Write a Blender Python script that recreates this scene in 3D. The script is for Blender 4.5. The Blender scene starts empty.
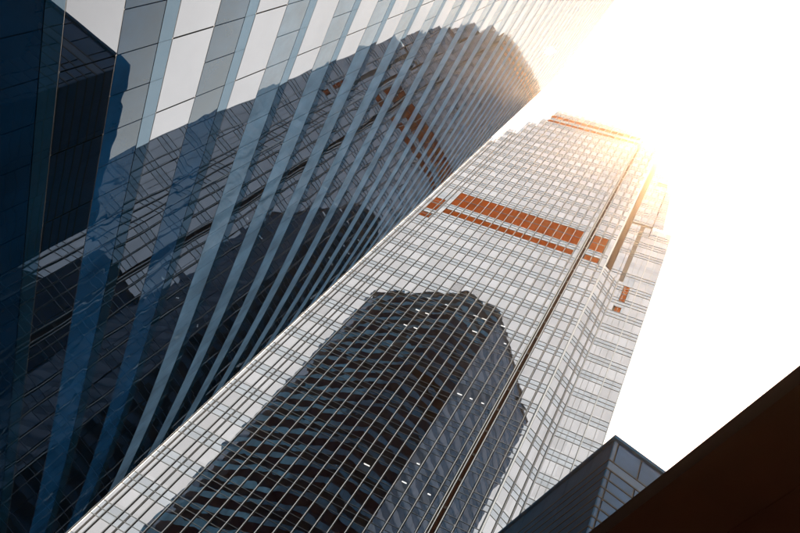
import bpy, bmesh, math, random
from mathutils import Vector, Matrix
random.seed(7)
SC = bpy.context.scene
COL = SC.collection

# ------------------------------------------------------------------ camera
EYE = 1.7                      # height of the lens above the pavement
D = 75.0                       # metres from the lens to the plane of the tower front
FPX = 670.433                  # focal length in pixels of an 800 px wide frame
CX, CY = 400.0, 266.5
def _n(v):
    return v.normalized()
_Z = Vector((398.0, -413.5, FPX)).normalized()            # the zenith as the lens sees it
_E1 = Vector((-1827.0, -671.5, FPX)); _E1 = _n(_E1 - _E1.dot(_Z) * _Z)
_E2 = _E1.cross(_Z)
ROT = Matrix((-_E1, _E2, _Z))                             # lens axes -> world axes
def ray(x, y):
    return (ROT @ Vector((x - CX, y - CY, FPX))).normalized()
def project(p):
    q = ROT.transposed() @ (Vector(p) - Vector((0, 0, EYE)))
    if q.z <= 0.1:
        return None
    return CX + q.x / q.z * FPX, CY + q.y / q.z * FPX
cam_data = bpy.data.cameras.new('camera')
cam = bpy.data.objects.new('camera', cam_data); COL.objects.link(cam)
r_, u_, b_ = ROT @ Vector((1, 0, 0)), ROT @ Vector((0, -1, 0)), ROT @ Vector((0, 0, -1))
M = Matrix((r_, u_, b_)).transposed().to_4x4(); M.translation = (0, 0, EYE)
cam.matrix_world = M
cam_data.sensor_width = 36.0; cam_data.lens = FPX / 800 * 36.0
cam_data.clip_start = 0.05; cam_data.clip_end = 20000
SC.camera = cam

# ------------------------------------------------------------------ light
SUN = ray(668, 138)                                       # just off the shoulder of the tower
sun_el = math.asin(SUN.z); sun_az = math.atan2(SUN.x, SUN.y)
w = bpy.data.worlds.new('World'); SC.world = w; w.use_nodes = True
nt = w.node_tree; nt.nodes.clear()
def N(tree, kind, **kw):
    n = tree.nodes.new(kind)
    for k, v in kw.items():
        setattr(n, k, v)
    return n
sky = N(nt, 'ShaderNodeTexSky'); sky.sky_type = 'NISHITA'; sky.sun_disc = False
sky.sun_elevation = sun_el; sky.sun_rotation = sun_az
sky.air_density = 1.0; sky.dust_density = 1.5; sky.ozone_density = 1.0
tc = N(nt, 'ShaderNodeTexCoord')
# a thin white overcast veil over the clear sky, brighter round the sun
dot = N(nt, 'ShaderNodeVectorMath', operation='DOT_PRODUCT'); dot.inputs[1].default_value = SUN
nt.links.new(tc.outputs['Generated'], dot.inputs[0])
mx = N(nt, 'ShaderNodeMath', operation='MAXIMUM'); mx.inputs[1].default_value = 0.0
nt.links.new(dot.outputs['Value'], mx.inputs[0])
pw = N(nt, 'ShaderNodeMath', operation='POWER'); pw.inputs[1].default_value = 30.0
nt.links.new(mx.outputs[0], pw.inputs[0])
cl = N(nt, 'ShaderNodeTexNoise'); cl.inputs['Scale'].default_value = 2.2; cl.inputs['Detail'].default_value = 5.0
nt.links.new(tc.outputs['Generated'], cl.inputs['Vector'])
clr = N(nt, 'ShaderNodeMapRange'); clr.inputs['From Min'].default_value = .3; clr.inputs['From Max'].default_value = .7
clr.inputs['To Min'].default_value = .94; clr.inputs['To Max'].default_value = 1.06
nt.links.new(cl.outputs['Fac'], clr.inputs['Value'])
veil = N(nt, 'ShaderNodeVectorMath', operation='SCALE'); veil.inputs[0].default_value = (14.2, 11.3, 8.7)
nt.links.new(clr.outputs['Result'], veil.inputs['Scale'])
glow = N(nt, 'ShaderNodeVectorMath', operation='SCALE'); glow.inputs[0].default_value = (2.0, 1.4, .8)
nt.links.new(pw.outputs[0], glow.inputs['Scale'])
add = N(nt, 'ShaderNodeVectorMath', operation='ADD')
nt.links.new(veil.outputs[0], add.inputs[0]); nt.links.new(glow.outputs[0], add.inputs[1])
mixs = N(nt, 'ShaderNodeMix', data_type='RGBA'); mixs.inputs['Factor'].default_value = 0.88
nt.links.new(sky.outputs[0], mixs.inputs['A']); nt.links.new(add.outputs[0], mixs.inputs['B'])
bg = N(nt, 'ShaderNodeBackground'); bg.inputs['Strength'].default_value = 0.12
wo = N(nt, 'ShaderNodeOutputWorld')
nt.links.new(mixs.outputs['Result'], bg.inputs['Color']); nt.links.new(bg.outputs[0], wo.inputs['Surface'])

sl = bpy.data.lights.new('sun', 'SUN'); sl.energy = 4.5; sl.angle = math.radians(0.53); sl.color = (1.0, 0.72, 0.44)
sun = bpy.data.objects.new('sun', sl); COL.objects.link(sun)
sun.rotation_euler = (-SUN).to_track_quat('-Z', 'Y').to_euler()
SC.view_settings.view_transform = 'Standard'; SC.view_settings.look = 'None'
SC.view_settings.exposure = 1.5; SC.view_settings.gamma = 1.0; SC.view_settings.use_curve_mapping = False
SC.render.engine = 'CYCLES'
SC.cycles.max_bounces = 10; SC.cycles.glossy_bounces = 7; SC.cycles.diffuse_bounces = 2
SC.cycles.volume_bounces = 0; SC.cycles.transparent_max_bounces = 6; SC.cycles.use_denoising = True
SC.cycles.sample_clamp_indirect = 8.0

# ------------------------------------------------------------------ materials
def mat(name):
    m = bpy.data.materials.new(name); m.use_nodes = True
    t = m.node_tree; t.nodes.clear()
    out = N(t, 'ShaderNodeOutputMaterial')
    return m, t, out
def world_pos(t):
    return N(t, 'ShaderNodeNewGeometry').outputs['Position']
def wavy(t, scale, strength, dist=1.0, stretch=(1, 1, 1)):
    """slow ripples of heat-treated glass"""
    mp = N(t, 'ShaderNodeMapping'); mp.inputs['Scale'].default_value = stretch
    t.links.new(world_pos(t), mp.inputs['Vector'])
    ns = N(t, 'ShaderNodeTexNoise'); ns.inputs['Scale'].default_value = scale; ns.inputs['Detail'].default_value = .8
    t.links.new(mp.outputs[0], ns.inputs['Vector'])
    b = N(t, 'ShaderNodeBump'); b.inputs['Strength'].default_value = strength; b.inputs['Distance'].default_value = dist
    t.links.new(ns.outputs['Fac'], b.inputs['Height'])
    return b.outputs['Normal']
def dirt(t, base, amount, scale, stretch=(1, 1, 1)):
    mp = N(t, 'ShaderNodeMapping'); mp.inputs['Scale'].default_value = stretch
    t.links.new(world_pos(t), mp.inputs['Vector'])
    ns = N(t, 'ShaderNodeTexNoise'); ns.inputs['Scale'].default_value = scale; ns.inputs['Detail'].default_value = 6
    ns.inputs['Roughness'].default_value = .62
    t.links.new(mp.outputs[0], ns.inputs['Vector'])
    mr = N(t, 'ShaderNodeMapRange'); mr.inputs['From Min'].default_value = .3; mr.inputs['From Max'].default_value = .7
    mr.inputs['To Min'].default_value = 1 - amount; mr.inputs['To Max'].default_value = 1 + amount
    t.links.new(ns.outputs['Fac'], mr.inputs['Value'])
    sc = N(t, 'ShaderNodeVectorMath', operation='SCALE'); sc.inputs[0].default_value = base[:3]
    t.links.new(mr.outputs['Result'], sc.inputs['Scale'])
    return sc.outputs[0]
def mirror_glass(name, tint, under, reflect, scale, strength, rough=0.0, clear=False, stretch=(1, 1, 1), graze=.75, cell=None, span=(0.0, 1.0)):
    m, t, out = mat(name)
    nrm = wavy(t, scale, strength, 1.0, stretch)
    gl = N(t, 'ShaderNodeBsdfGlossy'); gl.inputs['Roughness'].default_value = rough
    base_c = dirt(t, tint, .05, .35)
    if cell:                                              # no two panes came from the same batch
        mp = N(t, 'ShaderNodeVectorMath', operation='MULTIPLY'); mp.inputs[1].default_value = cell
        t.links.new(world_pos(t), mp.inputs[0])
        fl = N(t, 'ShaderNodeVectorMath', operation='FLOOR'); t.links.new(mp.outputs[0], fl.inputs[0])
        wn = N(t, 'ShaderNodeTexWhiteNoise'); t.links.new(fl.outputs[0], wn.inputs['Vector'])
        vr = N(t, 'ShaderNodeMapRange'); vr.inputs['To Min'].default_value = .84; vr.inputs['To Max'].default_value = 1.05
        t.links.new(wn.outputs['Value'], vr.inputs['Value'])
        sv = N(t, 'ShaderNodeVectorMath', operation='SCALE')
        t.links.new(base_c, sv.inputs[0]); t.links.new(vr.outputs['Result'], sv.inputs['Scale']); base_c = sv.outputs[0]
    t.links.new(base_c, gl.inputs['Color'])
    t.links.new(nrm, gl.inputs['Normal'])
    if clear:
        un = N(t, 'ShaderNodeBsdfTransparent'); un.inputs['Color'].default_value = (*under, 1)
    else:
        un = N(t, 'ShaderNodeBsdfDiffuse')
        t.links.new(dirt(t, under, .35, .5), un.inputs['Color'])
    fr = N(t, 'ShaderNodeLayerWeight'); fr.inputs['Blend'].default_value = .5
    mr = N(t, 'ShaderNodeMapRange'); mr.inputs['From Min'].default_value = span[0]; mr.inputs['From Max'].default_value = span[1]
    mr.interpolation_type = 'SMOOTHSTEP' if span[1] < 1 else 'LINEAR'
    mr.inputs['To Min'].default_value = reflect; mr.inputs['To Max'].default_value = graze
    t.links.new(fr.outputs['Facing'], mr.inputs['Value'])
    mi = N(t, 'ShaderNodeMixShader')
    t.links.new(mr.outputs['Result'], mi.inputs[0]); t.links.new(un.outputs[0], mi.inputs[1]); t.links.new(gl.outputs[0], mi.inputs[2])
    t.links.new(mi.outputs[0], out.inputs['Surface'])
    return m
def principled(name, base, rough=.5, metal=0.0, ior=1.5, amount=.12, scale=.8, bump=0.0, bscale=20, stretch=(1, 1, 1)):
    m, t, out = mat(name)
    p = N(t, 'ShaderNodeBsdfPrincipled')
    t.links.new(dirt(t, base, amount, scale, stretch), p.inputs['Base Color'])
    p.inputs['Roughness'].default_value = rough; p.inputs['Metallic'].default_value = metal; p.inputs['IOR'].default_value = ior
    if bump:
        ns = N(t, 'ShaderNodeTexNoise'); ns.inputs['Scale'].default_value = bscale; ns.inputs['Detail'].default_value = 4
        t.links.new(world_pos(t), ns.inputs['Vector'])
        b = N(t, 'ShaderNodeBump'); b.inputs['Strength'].default_value = bump; b.inputs['Distance'].default_value = .02
        t.links.new(ns.outputs['Fac'], b.inputs['Height']); t.links.new(b.outputs[0], p.inputs['Normal'])
    t.links.new(p.outputs[0], out.inputs['Surface'])
    return m
def emitter(name, col, s):
    m, t, out = mat(name)
    e = N(t, 'ShaderNodeEmission'); e.inputs['Color'].default_value = (*col, 1); e.inputs['Strength'].default_value = s
    t.links.new(e.outputs[0], out.inputs['Surface'])
    return m
MT = dict(
    tower_glass=mirror_glass('tower_glass', (.62, .775, 1.0), (.0035, .0008, .0004), .235, .40, .013, graze=.275, cell=(1/1.901, 0, 1/5.1)),
    tower_spandrel=mirror_glass('tower_spandrel', (.56, .745, 1.0), (.003, .002, .0018), .215, .5, .013, graze=.26, cell=(1/1.901, 0, 1/1.06)),
    tower_clear=mirror_glass('tower_clear_glass', (.62, .775, 1.0), (.8, .8, .8), .10, .40, .013, clear=True, graze=.12),
    fin=principled('tower_fin_metal', (.18, .225, .27), .26, .9, amount=.08),
    transom=principled('tower_transom_metal', (.12, .15, .18), .3, .9, amount=.08),
    louvre=principled('louvre_flare_tint', (.50, .125, .007), .7, 0, 1.1, amount=.18, scale=.5),  # dark louvres with the orange veil of the flare painted into the colour
    slot=principled('slot_bronze_paint', (.028, .008, .003), .6, 0, 1.15, amount=.15),
    tower_core=principled('tower_core_dark', (.03, .03, .032), .6),
    band_glass=mirror_glass('band_glass', (.62, .775, 1.0), (.0003, .002, .005), .022, .30, .0065, graze=.225, span=(.12, .55)),
    band_clear=mirror_glass('band_clear_glass', (.78, .81, .84), (.8, .8, .8), .45, .30, .010, clear=True),
    sill_glass=mirror_glass('sill_glass', (.36, .60, .90), (.001, .007, .016), .02, .30, .009, rough=0.0, graze=.15, span=(.12, .6)),
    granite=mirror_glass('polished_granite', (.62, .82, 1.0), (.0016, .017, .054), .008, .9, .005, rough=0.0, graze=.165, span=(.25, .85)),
    granite_shade=mirror_glass('shade_toned_granite', (.55, .80, 1.0), (.0003, .0045, .015), .008, .9, .005, rough=0.0, graze=.15, span=(.25, .85)),  # same granite, street-level shading painted in as a darker tone
    granite_lit=mirror_glass('light_toned_granite', (.70, .85, 1.0), (.036, .082, .155), .008, .9, .005, rough=0.0, graze=.13, span=(.25, .85)),  # same granite, stronger light on the upper storeys painted into the tone
    granite_end_lit=mirror_glass('brightened_end_granite', (.70, .85, 1.0), (.075, .20, .34), .008, .9, .005, rough=0.0, graze=.13, span=(.25, .85)),  # granite painted lighter to make up for the shade on the end wall
    rail=principled('steel_rail', (.15, .17, .19), .25, .9, amount=.06),
    band_core=principled('band_core_dark', (.012, .016, .02), .7),
    blue_glass=mirror_glass('blue_glass', (.40, .66, 1.0), (.0065, .020, .058), .012, .5, .014, rough=.06, graze=.07),
    blue_panel=principled('blue_metal_panel', (.007, .042, .098), .6, 0, 1.06, amount=.15),
    blue_panel_light=principled('pale_blue_panel', (.024, .056, .115), .5, 0, 1.2, amount=.12),
    dark_frame=principled('dark_frame', (.004, .006, .008), .5, 0, 1.2),
    canopy=principled('canopy_brown_paint', (.0095, .0019, .0005), .7, 0, 1.05, amount=.2, scale=1.3, bump=.05, bscale=9),
    fascia=principled('canopy_fascia_paint', (.0095, .0022, .0008), .7, 0, 1.05, amount=.12, scale=1.5),
    asphalt=principled('asphalt', (.05, .05, .052), .85, amount=.25, scale=1.2, bump=.3, bscale=40),
    paving=principled('granite_paving', (.18, .175, .17), .7, amount=.15, scale=1.5),
    kerb=principled('kerb_stone', (.3, .29, .28), .7),
    paint=principled('road_paint', (.75, .75, .72), .6),
    roof=principled('roof_concrete', (.22, .22, .22), .8),
    lamp=emitter('office_lamp', (1.0, .97, .9), .8),
)

# ------------------------------------------------------------------ mesh helpers
def link(name, me, material, parent=None, matrix=None):
    o = bpy.data.objects.new(name, me); COL.objects.link(o)
    if material is not None and not me.materials:
        me.materials.append(material)
    if parent is not None:
        o.parent = parent
    if matrix is not None:
        o.matrix_local = matrix
    return o
class MB:
    def __init__(s):
        s.v = []; s.f = []
    def quad_box(s, c):
        """c: eight corners, bottom four then top four"""
        b = len(s.v); s.v += [tuple(p) for p in c]
        s.f += [(b, b+3, b+2, b+1), (b+4, b+5, b+6, b+7), (b, b+1, b+5, b+4), (b+1, b+2, b+6, b+5), (b+2, b+3, b+7, b+6), (b+3, b, b+4, b+7)]
    def box(s, x0, x1, y0, y1, z0, z1):
        s.quad_box([(x0, y0, z0), (x1, y0, z0), (x1, y1, z0), (x0, y1, z0), (x0, y0, z1), (x1, y0, z1), (x1, y1, z1), (x0, y1, z1)])
    def mbox(s, m, w, t, h):
        """box w wide, h high, its front face on the local y=0 plane, t deep, placed by matrix m"""
        s.quad_box([m @ Vector(p) for p in [(-w/2, 0, -h/2), (w/2, 0, -h/2), (w/2, t, -h/2), (-w/2, t, -h/2), (-w/2, 0, h/2), (w/2, 0, h/2), (w/2, t, h/2), (-w/2, t, h/2)]])
    def prism(s, pts, z0, z1):
        b = len(s.v); n = len(pts)
        s.v += [(p[0], p[1], z0) for p in pts] + [(p[0], p[1], z1) for p in pts]
        s.f += [tuple(range(b, b+n))[::-1], tuple(range(b+n, b+2*n))]
        for i in range(n):
            j = (i+1) % n
            s.f.append((b+i, b+j, b+n+j, b+n+i))
    def mesh(s, name):
        me = bpy.data.meshes.new(name); me.from_pydata(s.v, [], s.f); me.update(); return me
    def build(s, name, material, parent=None):
        return link(name, s.mesh(name), material, parent)
def empty(name, loc, label, cat, group=None):
    e = bpy.data.objects.new(name, None); COL.objects.link(e); e.location = loc
    e['label'] = label; e['category'] = cat
    if group:
        e['group'] = group
    bpy.context.view_layer.update()
    return e
def frame(p, along, tilt=0.0, yaw=0.0):
    """local x along the wall, local -y out of the wall, z up, with a little out-of-true"""
    x = Vector((along[0], along[1], 0)).normalized(); z = Vector((0, 0, 1)); y = z.cross(x)
    m = Matrix((x, y, z)).transposed().to_4x4()
    m = m @ Matrix.Rotation(yaw, 4, 'Z') @ Matrix.Rotation(tilt, 4, 'X')
    m.translation = p
    return m
def screen_area(m, w, h):
    q = [project(m @ Vector(p)) for p in [(-w/2, 0, -h/2), (w/2, 0, -h/2), (w/2, 0, h/2), (-w/2, 0, h/2)]]
    if any(k is None for k in q):
        return 0
    if max(k[0] for k in q) < 0 or min(k[0] for k in q) > 800 or max(k[1] for k in q) < 0 or min(k[1] for k in q) > 533:
        return 0
    # clip to the frame roughly
    q = [(min(max(k[0], -5), 805), min(max(k[1], -5), 538)) for k in q]
    return abs(sum(q[i][0]*q[(i+1) % 4][1] - q[(i+1) % 4][0]*q[i][1] for i in range(4))) / 2
def emit_pieces(parent, name, rest_name, material, pieces, thick, limit=300):
    """pieces: (matrix, w, h). The largest on show become objects of their own, the others one joined part."""
    order = sorted(range(len(pieces)), key=lambda i: -screen_area(*pieces[i]))
    inv = parent.matrix_world.inverted()
    cache = {}
    rest = MB()
    for rank, i in enumerate(order):
        m, w, h = pieces[i]
        if rank < limit and screen_area(m, w, h) > 4:
            key = (round(w, 3), round(h, 3))
            if key not in cache:
                b = MB(); b.mbox(Matrix.Identity(4), w, thick, h); cache[key] = b.mesh(name)
            link(name, cache[key], material, parent, inv @ m)
        else:
            rest.mbox(inv @ m, w, thick, h)
    if rest.v:
        o = rest.build(rest_name, material, parent); o['kind'] = 'stuff'

# ------------------------------------------------------------------ ground
g = MB(); g.prism([(-3000, -3000), (3000, -3000), (3000, 3000), (-3000, 3000)], -.5, 0)
o = g.build('ground', MT['paving']); o['kind'] = 'structure'
A0 = math.radians(-20.0)
GRID = Vector((math.sin(A0), math.cos(A0), 0)); GRIDR = Vector((math.cos(A0), -math.sin(A0), 0))
def gp(a, b, z=0):                                         # street grid: a metres along, b metres to the right
    return GRID * a + GRIDR * b + Vector((0, 0, z))
g = MB(); g.prism([gp(-300, -6)[:2], gp(-300, -.4)[:2], gp(60, -.4)[:2], gp(60, -6)[:2]][::-1], .002, .006)
o = g.build('road', MT['asphalt']); o['kind'] = 'structure'
g = MB()
for k in range(-30, 12):
    g.prism([gp(k*5, -3.3)[:2], gp(k*5, -3.15)[:2], gp(k*5+2.2, -3.15)[:2], gp(k*5+2.2, -3.3)[:2]][::-1], .008, .011)
o = g.build('road_markings', MT['paint']); o['kind'] = 'structure'
for nm, b in (('kerb', -6.2), ('kerb', -.4)):
    g = MB(); g.prism([gp(-300, b)[:2], gp(-300, b+.2)[:2], gp(60, b+.2)[:2], gp(60, b)[:2]][::-1], .001, .13)
    o = g.build(nm, MT['kerb']); o['kind'] = 'structure'

# ------------------------------------------------------------------ the glass tower
def TX(x): return x * D
def TZ(z): return z * D + EYE
tower = empty('glass_tower', (TX(-.32), D, 0), 'tall pale glass tower with flare-orange louvre bands and stepped crown, rising to the sun', 'skyscraper')
TINV = tower.matrix_world.inverted()
def local(b):
    """shift a mesh builder into the tower's own axes"""
    b.v = [tuple(TINV @ Vector(p)) for p in b.v]; return b
MOD = .02535; F = .0681; Z0 = .637; SP = .2075
Y1, Y2 = 1.0, 1.034
XC1 = -.103; XC2 = -.0555; ZCH = 1.688
# columns of the main front: left x, right x, top height
cols = []
xs = [-.680, -.669, -.6583, -.6337, -.6197, -.604] + [-.604 + MOD*i for i in range(1, 17)]
def crown(xm):
    if xm < -.662: return 2.325
    if xm < -.612: return 2.458
    if xm < -.585: return 2.585
    if xm < -.560: return 2.658
    return 2.80
for i in range(len(xs)-1):
    cols.append((xs[i], xs[i+1], crown((xs[i]+xs[i+1])/2), Y1))
cols.append((xs[-1], -.1842, 2.80, Y1))
for a, b in ((-.1695, -.145), (-.145, -.1205), (-.1205, XC1)):
    cols.append((a, b, 2.70, Y1))
def right_edge(z):
    if z < 2.05: return .040
    if z < 2.36: return .0132 - (z-2.05)/.31*.0159
    return -.0171 - (z-2.36)/.26*.0302
louvres = []                                              # (x0, x1, z0, z1, y)
main_top, main_mid, main_bot = 1.838, 1.792, 1.747
for i in range(16):
    a, b = -.604 + MOD*i, -.604 + MOD*(i+1)
    louvres += [(a, b, main_mid, main_top, Y1), (a, b, main_bot, main_mid, Y1), (a, b, 1.684, 1.714, Y1)]
for a, b in ((-.6583, -.6337), (-.6337, -.6197)):
    bb = b if b < -.63 else -.6262
    louvres += [(a, bb, 1.722, 1.762, Y1), (a, bb, 1.682, 1.722, Y1), (a, bb, 1.628, 1.656, Y1)]
for a, b in ((-.1655, -.145), (-.145, -.1245)):
    louvres += [(a, b, main_mid, main_top, Y1), (a, b, main_bot, main_mid, Y1), (a, b, 1.684, 1.714, Y1)]
for i in range(15):                                       # the band just under the roof
    a, b = -.5565 + MOD*i, -.5565 + MOD*(i+1)
    louvres += [(a, b, 2.690, 2.722, Y1), (a, b, 2.640, 2.666, Y1)]
louvres += [(-.036, -.020, 1.632, 1.674, Y2), (-.036, -.020, 1.588, 1.630, Y2), (-.038, -.022, 1.536, 1.562, Y2), (-.060, -.024, 2.395, 2.43, Y2)]
def louvred(x0, x1, z0, z1, y):
    for a, b, c, d, yy in louvres:
        if yy == y and min(x1, b)-max(x0, a) > .3*(x1-x0) and min(z1, d)-max(z0, c) > .0:
            return True
    return False
lamps_px = [(447, 303.5), (457, 307.5), (458.5, 291), (475, 297.5), (476, 314.5), (484.5, 317.5), (475, 330), (503.5, 324.5), (505.5, 342), 
            (418, 308.5), (427.5, 312), (406, 323.5), (416, 326.5), (429.5, 297), (395, 345), (460, 392.5), (471.5, 397), (483, 401.5), (418.5, 462), (404.5, 480.5),
            (429.5, 492.5), (451.5, 522), (367, 463)]
lamps = []
for px in lamps_px:
    r = ray(*px); t = 1 / r.y
    lamps.append((r.x*t, r.z*t))
glass, span, clear = [], [], []
JIT = random.Random(3)
def pane(x0, x1, z0, z1, y, kind, along=(1, 0), origin=None):
    gap = .34 if y == Y1 else .09
    if x1-x0 < .0055 or z1-z0 < .002:
        return
    xm, zm = (x0+x1)/2, (z0+z1)/2
    if origin is None:
        p = Vector((TX(xm), y*D, TZ(zm)))
    else:
        p = Vector((TX(origin[0] + along[0]*xm), TX(origin[1] + along[1]*xm), TZ(zm)))
    m = frame(p, along, JIT.gauss(0, .0028), JIT.gauss(0, .0028))
    piece = (m, (x1-x0)*D - gap, (z1-z0)*D - .04)
    kind.append(piece)
    return piece
def column(x0, x1, top, y, zlo=.12, along=(1, 0), origin=None, top_fn=None):
    k = int((zlo - Z0)/F) - 1
    while True:
        zs = Z0 + k*F
        if zs - SP*F > top: break
        for a, b, kind in ((zs-SP*F, zs, span), (zs, zs+SP*F, span), (zs+SP*F, zs+(1-SP)*F, glass)):
            a = max(a, zlo); b = min(b, top)
            if b <= a: continue
            if origin is None and louvred(x0, x1, a, b, y):
                # fill what the louvres leave of this cell
                lo = [l for l in louvres if l[4] == y and min(x1, l[1])-max(x0, l[0]) > .3*(x1-x0) and min(b, l[3])-max(a, l[2]) > 0]
                cuts = sorted((max(a, l[2]), min(b, l[3])) for l in lo)
                c = a
                for q0, q1 in cuts:
                    pane(x0, x1, c, q0, y, span); c = max(c, q1)
                pane(x0, x1, c, b, y, span)
                lx0 = min(l[0] for l in lo); lx1 = max(l[1] for l in lo)
                for q0, q1 in cuts:
                    if lx1 < x1 - .001: pane(max(x0, lx1), x1, q0, q1, y, span)
                    if lx0 > x0 + .001: pane(x0, min(x1, lx0), q0, q1, y, span)
                continue
            lit = origin is None and kind is glass and y == Y1 and any(x0 <= lx <= x1 and a <= lz <= b for lx, lz in lamps)
            pane(x0, x1, a, b, y, clear if lit else kind, along, origin)
        k += 1
for x0, x1, top, y in cols:
    column(x0, x1, top, y)
# chamfered corner, only up to ZCH
CHD = Vector((XC2-XC1, Y2-Y1, 0)); CHL = CHD.length; CHU = CHD.normalized()
chc = [0, CHL*.37, CHL*.74, CHL]
for i in range(3):
    column(chc[i], chc[i+1], ZCH, Y1, along=(CHU.x, CHU.y), origin=(XC1, Y1))
# the set-back face to the right of the chamfer
fbx = [XC2, -.043, -.0305, -.0145, .0]
for i in range(4):
    column(fbx[i], fbx[i+1], ZCH if i == 0 else 2.05, Y2)
column(.0, .020, 2.05, Y2); column(.020, .040, 2.05, Y2)
for k in range(60):                                       # above the chamfer: floors follow the leaning edge
    za = ZCH + k*F*.5; zb = za + F*.5
    if za > 2.62: break
    xr = right_edge((za+zb)/2)
    edges = [-.086, -.0645, -.043] if za < 2.05 else [-.086, -.0645, -.043, -.0225]
    if za < 2.05:
        for a, b in ((-.086, -.0645), (-.0645, XC2)):
            pane(a, b, za, min(zb, 2.05), Y2, span if k % 2 else glass)
    else:
        c = [e for e in edges if e < xr-.003] + [xr]
        for i in range(len(c)-1):
            lv = any(l[4] == Y2 and min(c[i+1], l[1])-max(c[i], l[0]) > .004 and min(zb, l[3])-max(za, l[2]) > 0 for l in louvres)
            pane(c[i], c[i+1], za, zb, Y2, span if (k % 2 or lv) else glass)
emit_pieces(tower, 'window_pane', 'upper_window_panes', MT['tower_glass'], glass, .03)
emit_pieces(tower, 'spandrel_panel', 'upper_spandrel_panels', MT['tower_spandrel'], span, .03)
emit_pieces(tower, 'clear_window_pane', 'clear_window_panes', MT['tower_clear'], clear, .03)
# louvre panels: frame tray with blades, one mesh for each size
lcache = {}
for a, b, c, d, y in louvres:
    w_, h_ = (b-a)*D - .16, (d-c)*D - .14
    key = (round(w_, 2), round(h_, 2))
    if key not in lcache:
        bm_ = MB(); n = max(4, int(h_/.28))
        bm_.box(-w_/2, w_/2, .10, .14, -h_/2, h_/2)
        for i in range(n):
            z = -h_/2 + (i+.5)*h_/n
            bm_.quad_box([(-w_/2, -.02, z-.10), (w_/2, -.02, z-.10), (w_/2, .09, z+.02), (-w_/2, .09, z+.02), (-w_/2, -.02, z-.07), (w_/2, -.02, z-.07), (w_/2, .09, z+.05), (-w_/2, .09, z+.05)])
        lcache[key] = bm_.mesh('louvre_panel')
    p = Vector((TX((a+b)/2), y*D - .02, TZ((c+d)/2)))
    link('louvre_panel', lcache[key], MT['louvre'], tower, TINV @ Matrix.Translation(p))
# vertical fins
def fin(x, y, z0, z1, wd=.11, dp=.24, name='fin', m='fin'):
    b = MB(); X = TX(x); Y = y*D
    n = 6; pts = [(X - wd/2, Y + .04)] + [(X - wd/2*math.cos(math.pi*i/n), Y - (dp-wd/2) - wd/2*math.sin(math.pi*i/n)) for i in range(n+1)] + [(X + wd/2, Y + .04)]
    b.prism(pts, TZ(z0), TZ(z1)); return local(b).build(name, MT[m], tower)
for i, x in enumerate(xs):
    top = max(crown(x-.004), crown(x+.004))
    thin = i in (1, 4)
    fin(x, Y1, .1, top, .06 if thin else .11, .08 if thin else .24)
for x in (-.1842, -.1793, -.1695):
    fin(x, Y1, .1, 2.80 if x < -.175 else 2.70, .17, .34)
for x in (-.145, -.1205):
    fin(x, Y1, .1, 2.70)
fin(-.1035, Y1, .1, 2.70, .45, .22, 'corner_fin')
for q in chc[1:]:
    p = Vector((XC1, Y1, 0)) + CHU*q
    fin(p.x, p.y, .1, ZCH, .16 if q < CHL else .30, .2, 'corner_fin' if q == CHL else 'fin', 'transom')
for x in fbx[1:4]: fin(x, Y2, .1, 2.05, .06, .05)
fin(.0, Y2, .1, 2.05, .26, .34)
fin(.020, Y2, .1, 2.05, .06, .05)
fin(.040, Y2, .1, 2.05, .2, .1)
fin(-.0225, Y2, 1.99, 2.36, .26, .05, 'slot_strip', 'slot')
# recessed slots
for x0, x1, z0, z1, y in ((-.1778, -.1715, .1, 2.70, Y1+.004), (-.1005, -.0865, ZCH, 2.62, Y2-.002)):
    b = MB(); b.box(TX(x0), TX(x1), y*D, y*D+.4, TZ(z0), TZ(z1)); local(b).build('slot_backing', MT['slot'], tower)
b = MB(); b.box(TX(-.1778), TX(-.1715), D+.22, D+.34, -.2, .2)
rung = local(b).mesh('slot_rung')
for k in range(int((2.7-.12)/F)):
    link('slot_rung', rung, MT['tower_core'], tower, Matrix.Translation((0, 0, TZ(.12)+k*F*D)))
# transoms: three lines on every floor
def transom(pts, z):
    b = MB(); zz = TZ(z)
    for (xa, ya), (xb, yb) in zip(pts[:-1], pts[1:]):
        a = Vector((TX(xa), TX(ya), zz)); c = Vector((TX(xb), TX(yb), zz)); L = (c-a).length
        m = frame((a+c)/2 - Vector((0, .0, 0)), ((c-a).x, (c-a).y))
        m = m @ Matrix.Translation((0, -.07, 0)); b.mbox(m, L, .10, .07)
    return local(b).build('transom', MT['transom'], tower)
k = -7
while Z0 + k*F < 2.79:
    for dz in (-SP*F, 0, SP*F):
        z = Z0 + k*F + dz
        if z > 2.79 or z < .12: continue
        if any(l[2] - .001 < z < l[3] + .001 for l in louvres if l[4] == Y1 and l[0] > -.6): 
            continue
        xl = [x for x in xs if crown(x+.004) > z]
        xl = xl[0]
        transom([(xl, Y1), (-.1842, Y1)], z)
        if z < 2.70: transom([(-.1695, Y1), (XC1, Y1)], z)
        if z < ZCH: transom([(XC1, Y1), (XC2, Y2)], z)
        xr = right_edge(z)
        if z < 2.62: transom([(XC2 if z < ZCH else -.086, Y2), (xr, Y2)], z)
    k += 1
for xa, xb, z in ((-.604, -.1984, main_mid), (-.6583, -.6262, 1.722), (-.1655, -.1245, main_mid)):
    transom([(xa, Y1), (xb, Y1)], z)
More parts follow.
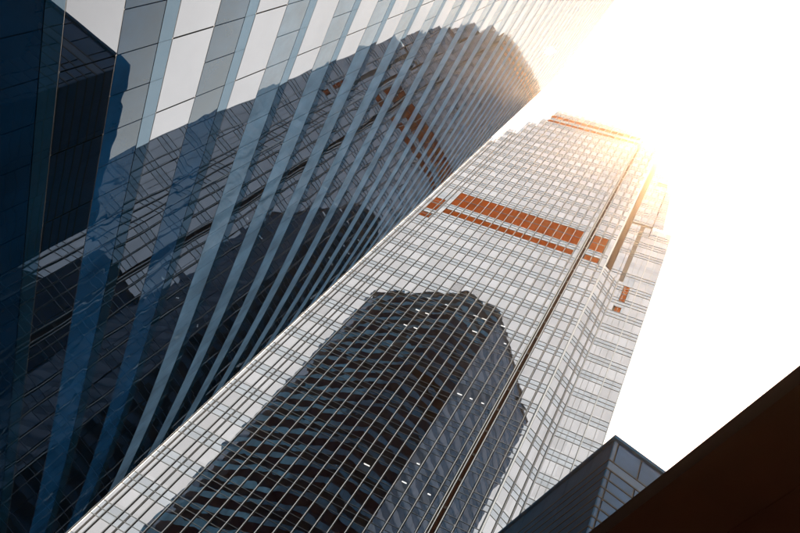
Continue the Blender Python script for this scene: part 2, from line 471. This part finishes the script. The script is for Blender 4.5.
# opaque core behind the glass, stepped like the crown
def core(x0, x1, y0, y1, top, name='core'):
    b = MB(); b.box(TX(x0), TX(x1), y0*D, y1*D, 0, TZ(top)); return local(b).build(name, MT['tower_core'], tower)
DEEP = 1.62
IN = .012
core(-.680, -.6605, Y1+IN, DEEP, 2.325); core(-.6600, -.6105, Y1+IN, DEEP-.002, 2.458); core(-.6100, -.5830, Y1+IN, DEEP-.004, 2.585)
core(-.5825, -.5570, Y1+IN, DEEP-.006, 2.658); core(-.5565, -.1640, Y1+IN, DEEP-.008, 2.80); core(-.1635, -.1050, Y1+IN, DEEP-.010, 2.70)
core(-.1040, -.0600, Y2+.006, DEEP-.012, 2.62); core(-.0595, -.0225, Y2+.006, DEEP-.014, 2.36); core(-.0220, .0010, Y2+.006, DEEP-.016, 2.05); core(.0015, .0400, Y2+.006, DEEP-.018, 2.05)
b = MB(); b.prism([(TX(XC1)+.02, D+.9), (TX(XC1)+.25, D+.5), (TX(XC2)-.5, Y2*D+.02), (TX(XC2)-.5, Y2*D+.6)][::-1], 0, TZ(ZCH)-.1)
local(b).build('corner_core', MT['tower_core'], tower)
# ceiling lamps seen through the clear panes
for lx, lz in lamps:
    L = JIT.choice((.45, .7, .8, .9)); zc = TZ(lz)
    b = MB(); b.box(TX(lx)-L/2, TX(lx)+L/2, D+.30, D+.44, zc-.05, zc+.05)
    local(b).build('ceiling_lamp', MT['lamp'], tower)

# ------------------------------------------------------------------ the banded building
BASE = 10.45 + EYE                                        # underside of a window band
PITCH = 3.754; GL = 1.75; GR = 1.45; SI = PITCH - GL - GR
P0 = 8.8 * D/62
def heading(s): return math.radians(-21.1) - .00064*s - .00215*max(s-30, 0)
STEP = 1.3
path = {}
a0 = heading(0)
p = Vector((-math.cos(a0), math.sin(a0), 0)) * P0
q = p.copy(); path[0] = p.copy()
for i in range(0, 40):
    h = heading((i+.5)*STEP); q = q + Vector((math.sin(h), math.cos(h), 0))*STEP; path[i+1] = q.copy()
q = p.copy()
for i in range(0, -50, -1):
    h = heading((i-.5)*STEP); q = q - Vector((math.sin(h), math.cos(h), 0))*STEP; path[i-1] = q.copy()
TALL0, TALL1, LOW0 = 12, 39, -46                           # path indices: tall part, far end, near end
ROOF = 139.5 + EYE; LOWROOF = 50.0 + EYE
band = empty('banded_building', tuple(path[24].xy) + (0,), 'curved office tower with alternating blue granite and mirror glass bands at left', 'skyscraper')
BINV = band.matrix_world.inverted()
def blocal(b):
    b.v = [tuple(BINV @ Vector(p)) for p in b.v]; return b
bglass, bgran, bbase, bpale, bend, bsill = [], [], [], [], [], []
lit_px = [(296, 152), (303, 157), (316, 185), (330, 193), (357, 150), (362, 165), (365, 138), (336, 210), (345, 217), (357, 232), (372, 246), (62, 241), (70, 248), (219, 155), (465, 51), (471, 57), (443, 88), (452, 89), (463, 112), (470, 115)]
JB = random.Random(11)
def bpiece(pa, pb, z0, z1, kind, out=0.0, sd=.0016, gap=.05):
    d = pb-pa; L = d.length
    # walls run so that outside is to the right of the walking direction
    m = frame((pa+pb)/2 + Vector((0, 0, (z0+z1)/2)), (-d.x, -d.y), JB.gauss(0, sd), JB.gauss(0, sd))
    m = m @ Matrix.Translation((0, -out, 0))
    kind.append((m, L-gap, z1-z0-.03))
    return m
def wall(points, k0, roof, glass_every=2, stone=None):
    k = k0
    while BASE + k*PITCH < roof:
        z = BASE + k*PITCH
        zt = [z, z+GL, z+GL+GR, z+PITCH]
        for i in range(0, len(points)-1):
            if i % glass_every == 0 and zt[1] <= roof:
                j = min(i+glass_every, len(points)-1)
                bpiece(points[i], points[j], zt[0], zt[1], bglass)
            if zt[2] <= roof + 2:
                bpiece(points[i], points[i+1], zt[1], min(zt[2], roof), stone if stone is not None else bbase if k < 0 else bgran if k < 2 else bpale, .03, .0009, .035)  # tone changes by storey to paint in the darkening towards the street
            if zt[3] <= roof:
                bpiece(points[i], points[i+1], zt[2], zt[3], bsill, .0, .0006, .012)
        k += 1
tall_pts = [path[i] for i in range(TALL0, TALL1+1)]
low_pts = [path[i] for i in range(LOW0, TALL0+1)]
Q = path[TALL1]
E1p = Vector((-39.5, 46.5, 0)); E2p = Vector((-67.5, 34.5, 0))
def seg(a, b, n): return [a.lerp(b, i/n) for i in range(n+1)]
ch_pts = seg(Q, E1p, 8); end_pts = seg(E1p, E2p, 20)
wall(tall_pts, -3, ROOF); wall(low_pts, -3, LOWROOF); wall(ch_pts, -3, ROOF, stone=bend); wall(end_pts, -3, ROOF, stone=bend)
back = path[TALL0] - (path[TALL0+1]-path[TALL0]).normalized()*0
inw = Vector((-math.cos(heading(15)), math.sin(heading(15)), 0))
near_pts = seg(path[TALL0] + inw*26, path[TALL0], 20)
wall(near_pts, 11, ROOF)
emit_pieces(band, 'window_pane', 'far_window_panes', MT['band_glass'], bglass, .03)
emit_pieces(band, 'granite_panel', 'base_granite_panels', MT['granite_shade'], bbase, .06, 60)
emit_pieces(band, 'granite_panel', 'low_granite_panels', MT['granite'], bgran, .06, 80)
emit_pieces(band, 'granite_panel', 'far_granite_panels', MT['granite_lit'], bpale, .06, 160)
emit_pieces(band, 'granite_panel', 'end_granite_panels', MT['granite_end_lit'], bend, .06, 0)
emit_pieces(band, 'sill_panel', 'far_sill_panels', MT['sill_glass'], bsill, .03)
# steel rails at the foot and the head of every window band
def rail(points, z, hh, dp, name='rail'):
    b = MB()
    for pa, pb in zip(points[:-1], points[1:]):
        d = pb-pa; m = frame((pa+pb)/2 + Vector((0, 0, z)), (-d.x, -d.y)) @ Matrix.Translation((0, -dp, 0))
        b.mbox(m, d.length + .004, dp+.02, hh)
    return blocal(b).build(name, MT['rail'], band)
k = -3
while BASE + k*PITCH < ROOF:
    z = BASE + k*PITCH
    run = tall_pts + ch_pts[1:] if z > LOWROOF else low_pts + tall_pts[1:] + ch_pts[1:]
    rail(run, z, .07, .10); 
    if z+GL < ROOF: rail(run, z+GL, .05, .07)
    k += 1
# dark core and roof
def inset(pts, d):
    out = []
    for i, pnt in enumerate(pts):
        a = pts[max(i-1, 0)]; c = pts[min(i+1, len(pts)-1)]; t = (c-a).normalized()
        out.append(pnt + Vector((-t.y, t.x, 0))*d)
    return out
tp = inset(tall_pts, .12); cpz = inset(ch_pts, .12); ep = inset(end_pts, .12)
poly = [x for x in tp] + cpz[1:-1] + ep + [near_pts[0] + (path[TALL0+1]-path[TALL0]).normalized()*.12]
b = MB(); b.prism([(v.x, v.y) for v in poly], 0, ROOF-.05); blocal(b).build('core', MT['band_core'], band)
lp = inset(low_pts, .12)
poly2 = lp + [lp[-1] + inw*24, lp[0] + inw*24]
b = MB(); b.prism([(v.x, v.y) for v in poly2], 0, LOWROOF-.05); blocal(b).build('podium_core', MT['band_core'], band)
rail(tall_pts + ch_pts[1:] + end_pts[1:], ROOF, .5, .15, 'parapet_coping')

# ------------------------------------------------------------------ low blue building
r = ray(616, 437); dist = 46.0
C = r * (dist / math.hypot(r.x, r.y)); C.z += EYE
low = empty('blue_panel_block', (C.x, C.y, 0), 'low dark blue block with banded panels between the glass tower and brown canopy', 'building')
LINV = low.matrix_world.inverted()
def llocal(b):
    b.v = [tuple(LINV @ Vector(p)) for p in b.v]; return b
LA = GRID; LB = GRIDR                                      # left face runs away along LA, right face along LB
Ll, Lr = 25.0, 30.0
def lbox(a0, a1, b0, b1, z0, z1, name, m):
    c = [C + LA*a0 + LB*b0, C + LA*a0 + LB*b1, C + LA*a1 + LB*b1, C + LA*a1 + LB*b0]
    b = MB(); b.quad_box([(v.x, v.y, z0) for v in c] + [(v.x, v.y, z1) for v in c]); return llocal(b).build(name, MT[m], low)
T = C.z
lbox(.14, Ll, .14, Lr, 0, T-.3, 'core', 'band_core')
lbox(-.22, Ll, -.22, Lr, T-.35, T, 'roof_coping', 'blue_panel')
# storeys from the top: tall panels, pale band, panels ...
rows = [(.45, 2.9), (3.1, 3.95)] + [(4.15 + 1.12*k, 5.07 + 1.12*k) for k in range(16)]
for i, (d0, d1) in enumerate(rows):
    # right face: panels 2.6 wide, the corner panel narrow and pale in the top row
    e = [0.0, .45] if i == 0 else [0.0, 12.0] if i == 1 else [0.0, .45]
    while e[-1] < Lr: e.append(e[-1] + 2.5)
    for j in range(len(e)-1):
        b1 = min(e[j+1], Lr)
        if b1 - e[j] < .2: continue
        mm = 'blue_panel_light' if (i == 1 or (i == 0 and j == 0)) else 'blue_glass'
        lbox(.0 + .01*(j % 2), .12, e[j]+.09, b1-.09, T-d1, T-d0, 'facade_panel', mm)
    e = [0.0, 3.4]
    while e[-1] < Ll: e.append(e[-1] + 4.2)
    for j in range(len(e)-1):
        a1 = min(e[j+1], Ll)
        lbox(e[j]+.03, a1-.03, .0 + .01*(j % 2), .12, T-d1, T-d0, 'facade_panel', 'blue_panel')
    lbox(-.03, Ll, -.03, .02, T-d1-.17, T-d1-.03, 'ledge', 'dark_frame')
    lbox(-.03, .02, .03, Lr, T-d1-.17, T-d1-.03, 'ledge', 'dark_frame')

# ------------------------------------------------------------------ brown canopy overhead
CH = 6.0
def can(x, y, h=CH):
    r = ray(x, y); p = r*(h/r.z); p.z += EYE; return p
FH = .30                                                  # depth of the fascia: its top edge is the skyline
e0, e1 = can(588, 533, CH+FH), can(800, 365, CH+FH)
ed = (e1-e0).normalized(); perp = Vector((-ed.y, ed.x, 0))
if perp.x < 0: perp = -perp
canopy = empty('canopy', (e0 + perp*2).xy.to_3d(), 'dark brown walkway canopy overhead in the lower right corner', 'canopy')
KINV = canopy.matrix_world.inverted()
def kbox(a0, a1, b0, b1, z0, z1, name, m):
    c = [e0 + ed*a0 + perp*b0, e0 + ed*a1 + perp*b0, e0 + ed*a1 + perp*b1, e0 + ed*a0 + perp*b1]
    if (c[1]-c[0]).cross(c[2]-c[1]).z < 0: c = c[::-1]
    b = MB(); b.quad_box([(v.x, v.y, z0) for v in c] + [(v.x, v.y, z1) for v in c]); b.v = [tuple(KINV @ Vector(p)) for p in b.v]
    return b.build(name, MT[m], canopy)
Zc = CH + EYE
kbox(-20, 12, 0, .10, Zc, Zc+FH, 'fascia', 'fascia')
kbox(-20, 12, .102, .30, Zc+.03, Zc+.25, 'edge_beam', 'canopy')
for j in range(8):                                        # soffit boards
    kbox(-20, 12, .304 + j*.55, .304 + (j+1)*.55 - .006, Zc+.05, Zc+.12, 'soffit_board', 'canopy')
kbox(-20, 12, .10, 4.75, Zc+.14, Zc+.26, 'deck', 'canopy')
for a in (-16, -8, 0, 8):
    kbox(a-.12, a+.12, 3.6, 3.85, 0, Zc+.04, 'post', 'fascia')
# ------------------------------------------------------------------ unseen blocks added to darken the reflections
def darkening_block(loc, rz, w_, d_, h_, label):
    blk = empty('added_dark_block', loc, label, 'building', 'unseen blocks added to darken the mirrored glass')
    blk.rotation_euler.z = rz
    b = MB(); b.box(-w_/2, w_/2, -d_/2, d_/2, 0, h_); b.build('core', MT['band_core'], blk)
    b = MB(); b.box(-w_/2-.4, w_/2+.4, -d_/2-.4, d_/2+.4, h_+.02, h_+1.2); b.build('roof_coping', MT['dark_frame'], blk)
    wins = MB(); n = int(w_/2.8); f = int((h_-3)/3.95)
    for k in range(f):
        for i in range(n):
            wins.box(-w_/2+.3 + i*2.8, -w_/2+2.8 + i*2.8, d_/2+.02, d_/2+.1, 4 + k*3.95, 6.3 + k*3.95)
    o = wins.build('window_panes', MT['blue_glass'], blk); o['kind'] = 'stuff'
    b = MB(); b.box(-w_/2-.1, w_/2+.1, d_/2+.02, d_/2+.3, -.35, .35); me = b.mesh('floor_band')
    for k in range(f):
        link('floor_band', me, MT['blue_panel'], blk, Matrix.Translation((0, 0, 7.05 + k*3.95)))
darkening_block((6, -92, 0), 0, 68, 28, 146, 'unseen dark block added to darken the glass bands at lower left')
darkening_block((-108, 78, 0), math.radians(-100), 60, 30, 212, 'tall unseen block added so the end wall of the banded tower mirrors dark')

# ------------------------------------------------------------------ hazy air
HAZE = 0.00024
if HAZE:
    g = MB(); g.box(-3100, 3100, -3100, 3100, -1.6, TZ(2.80) + 6)
    m, t, out = mat('haze_air')
    v = N(t, 'ShaderNodeVolumePrincipled'); v.inputs['Color'].default_value = (1.0, .82, .66, 1)
    v.inputs['Density'].default_value = HAZE; v.inputs['Anisotropy'].default_value = .84
    t.links.new(v.outputs[0], out.inputs['Volume'])
    o = g.build('haze', m); o['kind'] = 'stuff'; o['label'] = 'warm thin haze in the air around the towers'
